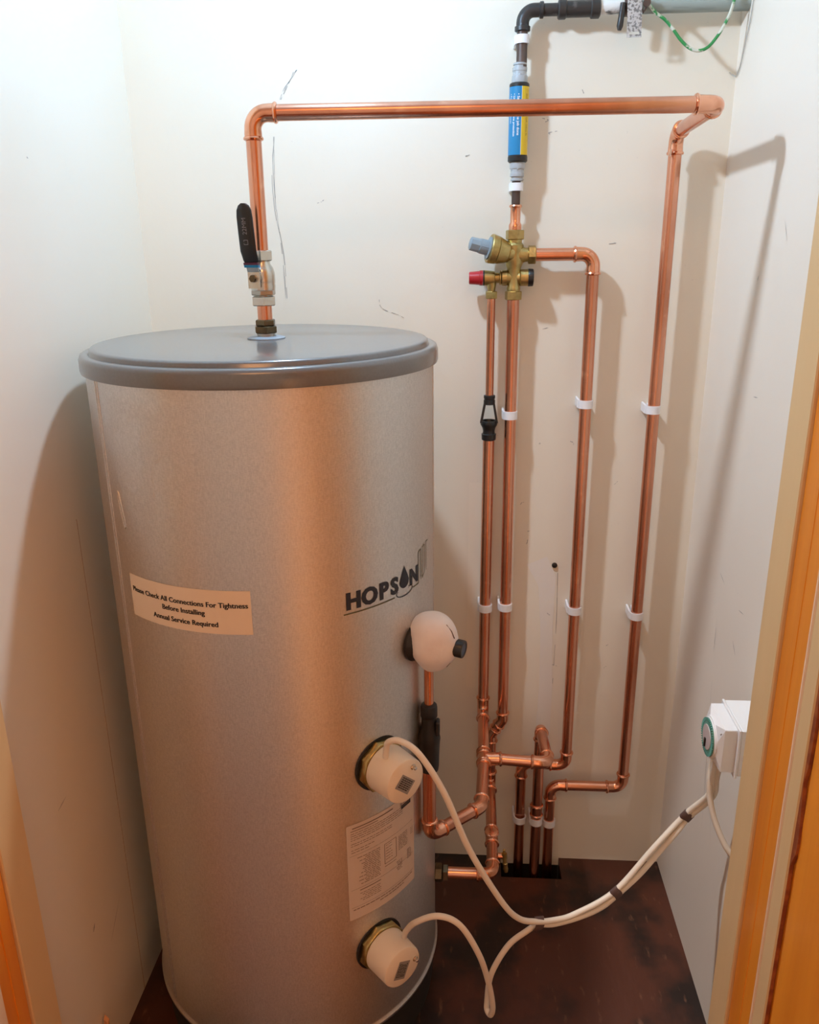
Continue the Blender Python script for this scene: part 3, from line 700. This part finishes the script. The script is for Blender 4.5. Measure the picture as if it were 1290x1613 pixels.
# bottom connection at left: short 15 mm pipe above second tundish
TP = (-.056, 1.145)
MB().lathe((TP[0], TP[1], .655), (0, 0, 1), [(0, R15), (.12, R15)], 20).build('pipe', copper, dis, label='thin copper pipe below the white relief valve')

# tundishes
t1 = thing('tundish', 'open black plastic tundish in the thin copper pipe below the brass valve', 'tundish', (.0413, PB, .993), 'tundishes')
zt = 1.079
MB().lathe((.0416, PB, zt-.016), (0, 0, 1), [(0, .0085), (.001, .0108), (.009, .0108), (.0095, .0098), (.012, .0098), (.0125, .0108), (.0175, .0108), (.0185, .009)], 20).build('upper_socket', blackp, t1)
for a in (0, 180):
    t = math.radians(a); ex = V(math.cos(t), math.sin(t)*.3, 0)
    p0 = V(.0416, PB, zt-.014)+ex*.0085; p1 = V(.0416, PB, zt-.050)+ex*.0148
    m = MB(); sx = ex.normalized()*.0022; sy = V(0, .0065, 0)
    m.prism([p0-sx-sy, p0+sx-sy, p0+sx+sy, p0-sx+sy], p1-p0); m.build('bridge', blackp, t1)
MB().lathe((.0416, PB, zt-.084), (0, 0, 1), [(0, .0115), (.0015, .0135), (.012, .0140), (.013, .0118), (.018, .0112), (.024, .0125), (.030, .0158), (.034, .0162), (.038, .0150), (.038, .0130), (.030, .0110), (.026, .006)], 28).build('funnel', blackp, t1)
t2 = thing('tundish', 'black rubber sleeved tundish beneath the white relief valve behind the bent cable', 'tundish', (TP[0], TP[1], .53), 'tundishes')
MB().lathe((TP[0], TP[1], .532), (0, 0, 1), [(0, .0125), (.002, .0150), (.010, .0160), (.030, .0165), (.052, .0175), (.062, .0185), (.068, .0170), (.085, .0125), (.100, .0120), (.102, .0135), (.118, .0135), (.122, .0125), (.124, .009)], 28).build('body', blackr, t2)
MB().box((TP[0]+.0105, TP[1]-.012, .602), (TP[0]+.0175, TP[1]+.006, .628), .002).build('lug', blackr, t2)

# pipe clips
def clip(x, y, z, r, lab, i):
    o = thing('pipe_clip', lab, 'pipe clip', (x, YB, z), 'white pipe clips')
    m = MB(); n = 20; h = .0075 if r > .009 else .0065
    # open C around the pipe with squared lower lip
    R0, R1 = r+.0002, r+.0028; pr = []
    for k in range(n+1):
        t = math.radians(-215+250*k/n); pr.append((math.cos(t), math.sin(t)))
    for k in range(n):
        (c0_, s0_), (c1_, s1_) = pr[k], pr[k+1]
        m.prism([V(x+R0*c0_, y+R0*s0_, z-h), V(x+R1*c0_, y+R1*s0_, z-h), V(x+R1*c1_, y+R1*s1_, z-h), V(x+R0*c1_, y+R0*s1_, z-h)], (0, 0, 2*h))
    m.build('clip_ring', whitec, o)
    m = MB(); m.box((x-r-.0042, y+.001, z-h-.001), (x-r-.0002, min(YB, y+.034), z+h+.001), .0008); m.box((x-r*.5, y+r+.001, z-h*.8), (x+r*.5, YB, z+h*.8), .0008); m.build('clip_mount', whitec, o)
clip(.0845, PB, 1.6700, .0088, 'white clip on the dark pipe just below the black elbow', 0)
clip(XC+.001, PB, 1.4440, .0082, 'white clip just under the blue and yellow inhibitor', 1)
clip(XC, PB, 1.0435, R22, 'white clip beside the open black tundish', 2)
clip(X2, PB+.001, 1.0645, R22, 'upper white clip on the second copper pipe from the right', 3)
clip(X4, PB, 1.0545, R22, 'upper white clip on the far right copper pipe', 4)
clip(.0410, PB, .6460, R22, 'white clip on the discharge pipe, leftmost of the middle row', 5)
clip(XC+.0006, PB, .6490, R22, 'white clip second from left in the middle row', 6)
clip(X2+.0006, PB+.002, .6430, R22, 'white clip second from right in the middle row', 7)
clip(X4, PB, .6350, R22, 'rightmost white clip of the middle row', 8)
clip(.1262, PB+.002, .1320, R22, 'leftmost of the three low white clips above the floor hole', 9)
clip(.1602, PB-.015, .1420, R22, 'middle of the three low white clips above the floor hole', 10)
clip(.1905, PB, .1270, R22, 'rightmost of the three low white clips above the floor hole', 11)

# ================================================================== RELIEF VALVE ON TANK
rv = thing('temperature_relief_valve', 'temperature relief valve in a bulbous white shell with black knob on the cylinder side', 'valve', (TP[0], TP[1], .775))
ax = V(math.sin(math.radians(63)), -math.cos(math.radians(63)), 0); RC = V(-.0490, 1.128, .776)
MB().lathe(cyl(64, .772, TR-.002), ax, [(0, .030), (.006, .031), (.010, .028), (.018, .024)], 28).build('neck', blackr, rv)
m = MB(); n1, n2 = 24, 40
sid = V(ax.y, -ax.x, 0)*-1
rows = []
for i in range(1, n1):
    ph = PI*i/n1; zz = math.cos(ph); rr = math.sin(ph)
    row = len(m.v)
    for k in range(n2):
        t = 2*PI*k/n2; c_, s_ = math.cos(t), math.sin(t)
        # four soft lobes, flatter front, narrow neck at the bottom
        rad = .0385*(rr**.72)
        rad *= 1 + .045*math.cos(2*t) + (.05*math.cos(4*t) if zz < .3 else .02*math.cos(4*t))
        if zz < -.35: rad *= 1 - .42*((-zz-.35)/.65)**.9*.7
        z_ = .0445*zz if zz > 0 else .0500*zz
        seam = .0011 if abs(s_) < .06 and c_ > 0 else 0
        m.v.append(RC+ax*((rad-seam)*c_)+sid*((rad)*s_)+V(0, 0, z_))
    rows.append(row)
for a, b in zip(rows, rows[1:]): m.bridge(a, b, n2)
m.f.append(tuple(range(rows[0]+n2-1, rows[0]-1, -1))); m.f.append(tuple(range(rows[-1], rows[-1]+n2)))
shell = m.build('insulation_shell', foam, rv, sharp=70)
kd = V(.93, -.36, -.05).normalized(); kc = RC+kd*.028+V(0, 0, -.002)
MB().lathe(kc, kd, [(0, .0185), (.006, .0185), (.0062, .0138), (.022, .0138), (.0235, .0130), (.0235, .0102), (.0225, .0094)], 28).build('knob', blackp, rv)
MB().lathe(kc+kd*.0222, kd, [(0, .0100), (.0006, .0100)], 20).build('knob_cap', mat('blue_knob_cap', (.03, .06, .12), .3), rv)
# seam cracks of the two half shells
m = MB(); seamm = mat('seam_shadow_gap', (.12, .07, .05), .8)
m.tube([RC+ax*.027+sid*-.006+V(0, 0, .0355), RC+ax*.035+sid*-.0045+V(0, 0, .026), RC+ax*.0398+sid*-.004+V(0, 0, .015)], .0008, 6)
m.build('shell_seam', seamm, shell); m = MB()
m.tube([RC+ax*.035+sid*-.004+V(0, 0, -.020), RC+ax*.031+sid*-.0035+V(0, 0, -.029), RC+ax*.026+sid*-.003+V(0, 0, -.036)], .0009, 6)
m.build('shell_seam', seamm, shell)

# ================================================================== IMMERSION HEATERS
def heater(z, ang, lab, text_rot):
    a = V(math.sin(math.radians(ang)), -math.cos(math.radians(ang)), 0); s_ = V(a.y, -a.x, 0)*-1; base = cyl(ang, z, TR)
    o = thing('immersion_heater', lab, 'heater', tuple(base), 'immersion heaters')
    MB().lathe(base-a*.003, a, [(0, .0445), (.0035, .0445)], 40).build('gasket', blackr, o)
    MB().lathe(base, a, [(0, .0415), (.002, .0425), (.011, .0425), (.013, .041)], 8, .2).build('flange', brass, o, label='brass hexagon flange')
    cap = MB().lathe(base+a*.0125, a, [(0, .0340), (.001, .0365), (.003, .0372), (.046, .0352), (.0480, .0345), (.0492, .0325)], 48).build('cap', heaterm, o)
    face = base+a*.0619
    u = V(0, 0, 1)
    c, s = math.cos(text_rot), math.sin(text_rot); U = s_*c+u*s; W = -s_*s+u*c
    cen = face - s_*.002 - u*.004
    m = MB(); m.quad(*[cen+U*x+W*y+a*.0003 for x, y in ((-.016, -.0115), (.016, -.0115), (.016, .0115), (-.016, .0115))]); rl = m.build('rating_label', greypaper, cap)
    m = MB()
    for i in range(6):
        x0 = -.012; yy = .008-.003*i
        while x0 < .0105:
            w_ = random.uniform(.002, .006); m.quad(*[cen+U*x+W*y+a*.0006 for x, y in ((x0, yy-.0008), (min(x0+w_, .012), yy-.0008), (min(x0+w_, .012), yy+.0008), (x0, yy+.0008))]); x0 += w_+.0009
    m.build('printed_text', ink, o)
    sc = face + (s_*.014+u*.019 if z > .4 else s_*.025+u*.002)
    MB().lathe(sc-a*.001, a, [(0, .0045), (.002, .0045), (.003, .0030), (.007, .0028), (.008, .0018)], 14).build('screw', chrome, o)
    return base, a, s_
h1 = heater(.600, 44.8, 'upper immersion heater with cream round cap and cable leaving its top', -.75)
h2 = heater(.2565, 42.6, 'lower immersion heater with cream round cap near the cylinder base', 1.15)

# ================================================================== CABLES, TAPE
CR = .0047
A = [(-.1146, 1.030, .634), (-.1125, 1.026, .652), (-.1080, 1.020, .667), (-.0911, 1.012, .674), (-.0633, 1.0, .6614), (-.0271, 1.0, .5964), (.0107, 1.01, .4891), (.0612, 1.03, .3782), (.090, 1.045, .332), (.1198, 1.06, .3125), (.150, 1.075, .3025), (.1846, 1.09, .3018), (.2529, 1.12, .3241), (.3183, 1.15, .3902), (.370, 1.170, .4430), (.398, 1.150, .500), (.392, 1.128, .555), (.389, 1.115, .606)]
tag(MB().tube(bez(A, 8), CR, 16).build('heater_cable', cablem, loc=A[0]), 'cream cable arching from the upper immersion heater and swagged across to the timer', 'cable', 'heater cables')
OFF = V(.0062, .002, -.0072)
def below(p, k): return tuple(Vector(p)+OFF*k)
B = [(-.092, 1.030, .300), (-.0874, 1.020, .3223), (-.0707, 1.0, .3600), (-.0361, .99, .3835), (-.0024, .99, .3671), (.0275, 1.0, .3004), (.0441, 1.02, .2217), (.0516, 1.03, .1639), (.0492, 1.038, .1362), (.0435, 1.045, .1370), (.0430, 1.05, .1500), (.0490, 1.055, .2036), (.0754, 1.06, .26), (.1050, 1.062, .2905), (.1230, 1.066, .3005), (.150, 1.077, .2925), below((.1846, 1.09, .3018), 1.15), below((.220, 1.105, .310), 1.4), below((.2529, 1.12, .3241), 1.0), below((.286, 1.135, .356), 1.55), below((.3183, 1.15, .3902), 1.6), below((.350, 1.162, .424), 1.4), below((.370, 1.170, .4430), 1.0), below((.398, 1.150, .500), 1.0), below((.392, 1.128, .555), 1.2), (.3965, 1.110, .606)]
tag(MB().tube(bez(B, 8), CR, 16).build('heater_cable', cablem, loc=B[0]), 'cream cable looping down from the lower immersion heater and back up to the timer', 'cable', 'heater cables')
Cc = [(.3935, 1.135, .600), (.3930, 1.143, .560), (.3920, 1.140, .535), (.3940, 1.135, .505), (.4020, 1.125, .4700), (.4180, 1.110, .4330), (.4380, 1.095, .4050), (.4390, 1.05, .38)]
tag(MB().tube(bez(Cc, 8), CR, 16).build('supply_cable', cablem, loc=Cc[0]), 'short cream cable dropping from the timer behind the door frame', 'cable')
def tapewrap(p, d, lab, h=.0085, wdt=.006):
    p = Vector(p); d = Vector(d).normalized(); m = MB(); x = OFF-d*OFF.dot(d); x.normalize(); y = d.cross(x); n = 20; prev = None
    for t in (-wdt*1.15, -wdt, wdt, wdt*1.1):
        i = len(m.v); g = .92 if abs(t) > wdt*1.05 else 1
        for k in range(n):
            a = 2*PI*k/n; m.v.append(p+d*(t+.0008*math.sin(3*a))+x*(h*g*math.cos(a))+y*(.0060*g*math.sin(a)))
        if prev is not None: m.bridge(prev, i, n)
        prev = i
    tag(m.build('tape_wrap', tape, loc=p), lab, 'tape', 'brown tape wraps')
tapewrap((.1230, 1.0640, .3055), (1, .45, -.28), 'brown tape round the two cables where they first meet, lowest', .0118, .0075)
tapewrap(Vector((.2529, 1.12, .3241))+OFF*.5, (.098, .045, .070), 'brown tape round the paired cables halfway up to the timer', .0118, .0065)
tapewrap(Vector((.370, 1.170, .4430))+OFF*.5, (.055, .005, .07), 'brown tape round the paired cables just under the timer', .0118, .0065)

# ================================================================== TIMER
tm = thing('immersion_timer', 'white immersion timer with round green dial on the right wall', 'timer', (XR, 1.10, .60))
MB().box((.4015, 1.0565, .600), (XR, 1.143, .6775), .0012).build('back_box', whitep, tm)
MB().box((.3975, 1.0550, .5965), (.4012, 1.1445, .6790), .0012).build('face_plate', whitep, tm)
m = MB()
def octl(x, y0, y1, z0, z1, c):
    i = len(m.v)
    for y, z in ((y0+c, z0), (y1-c, z0), (y1, z0+c), (y1, z1-c), (y1-c, z1), (y0+c, z1), (y0, z1-c), (y0, z0+c)): m.v.append(V(x, y, z))
    return i
ls = [octl(.3973, 1.062, 1.1375, .603, .6745, .0008), octl(.3795, 1.062, 1.1375, .603, .6745, .001), octl(.3725, 1.068, 1.1315, .609, .6685, .018)]
for a, b in zip(ls, ls[1:]): m.bridge(a, b, 8)
m.f.append(tuple(range(ls[0]+7, ls[0]-1, -1))); m.f.append(tuple(range(ls[-1], ls[-1]+8)))
m.build('housing', whitep, tm, sharp=20)
DC = V(.3727, 1.0997, .6388)
MB().lathe(DC, (-1, 0, 0), [(0, .0325), (.002, .0320), (.0022, .0300), (.0035, .0295)], 48).build('dial_ring', whitep, tm)
dial = MB().lathe(DC+V(-.003, 0, 0), (-1, 0, 0), [(0, .0280), (.0025, .0275), (.003, .0235)], 48).build('dial', greenp, tm, label='green toothed dial ring')
m = MB()
for k in range(48):
    t = 2*PI*k/48; d = V(0, math.cos(t), math.sin(t)); e = V(0, -math.sin(t), math.cos(t)); c = DC+V(-.0045, 0, 0)+d*.0265
    m.prism([c-e*.0009-d*.0025, c+e*.0009-d*.0025, c+e*.0009+d*.0025, c-e*.0009+d*.0025], (-.0022, 0, 0))
m.build('tappet', greenp, tm, label='ring of small green switching tabs', kind='stuff')
MB().lathe(DC+V(-.0055, 0, 0), (-1, 0, 0), [(0, .0195), (.0015, .0190), (.002, .012)], 32).build('dial_face', mat('pinkish_dial_plastic', (.55, .47, .46), .4), tm)
MB().prism([DC+V(-.0078, -.0012, -.016), DC+V(-.0078, .0012, -.016), DC+V(-.0078, .002, -.002), DC+V(-.0078, -.002, -.002)], (-.002, 0, 0)).build('pointer', blackp, tm)
MB().lathe((.3765, 1.0665, .6640), (-.7, -.7, 0), [(-.002, .002), (.0004, .002)], 12).build('screw', chrome_d, tm)

# small offcut of wood leaning at the foot of the left wall
m = MB().prism([V(-.603, .992, .0), V(-.590, .992, .0), V(-.592, 1.004, .112), V(-.603, 1.012, .112)], (0, .006, .004))
tag(m.build('wood_offcut', woodoff, loc=(-.597, .995, 0)), 'small pale wood offcut leaning on the left wall near the door frame', 'offcut')

# bodies for the two fill lights added in the unseen hall
gl = thing('added_amber_lamp', 'tall added amber fill lamp standing on the hall floor against the open door', 'lamp', (.30, .12, 0))
MB().box((.285, .01, .0), (.335, .23, .10), .005).build('base', brass_old, gl)
MB().box((.290, .01, .10), (.33, .23, 1.13), .003).build('shade', paper, gl)
hl = thing('added_hall_lamp', 'flat square fill lamp added in the unseen hall outside the cupboard', 'lamp', (-.1, -.35, 2.3))
MB().box((-.36, -.61, 2.285), (.16, -.09, 2.3), .004).build('back_plate', whitep, hl)
# ceiling lamp of the cupboard (just above the frame)
lp = thing('pendant_lamp', 'bare bulb lamp holder above the cylinder', 'lamp', (LX, LY, ZC))
MB().lathe((LX, LY, ZC), (0, 0, -1), [(0, .04), (.012, .038), (.020, .018), (.022, .004)], 28).build('ceiling_rose', bulbm, lp)
MB().lathe((LX, LY, ZC-.02), (0, 0, -1), [(0, .003), (.11, .003)], 10).build('flex', whitep, lp)
MB().lathe((LX, LY, ZC-.125), (0, 0, -1), [(0, .008), (.006, .018), (.05, .018)], 24).build('lamp_holder', bulbm, lp)
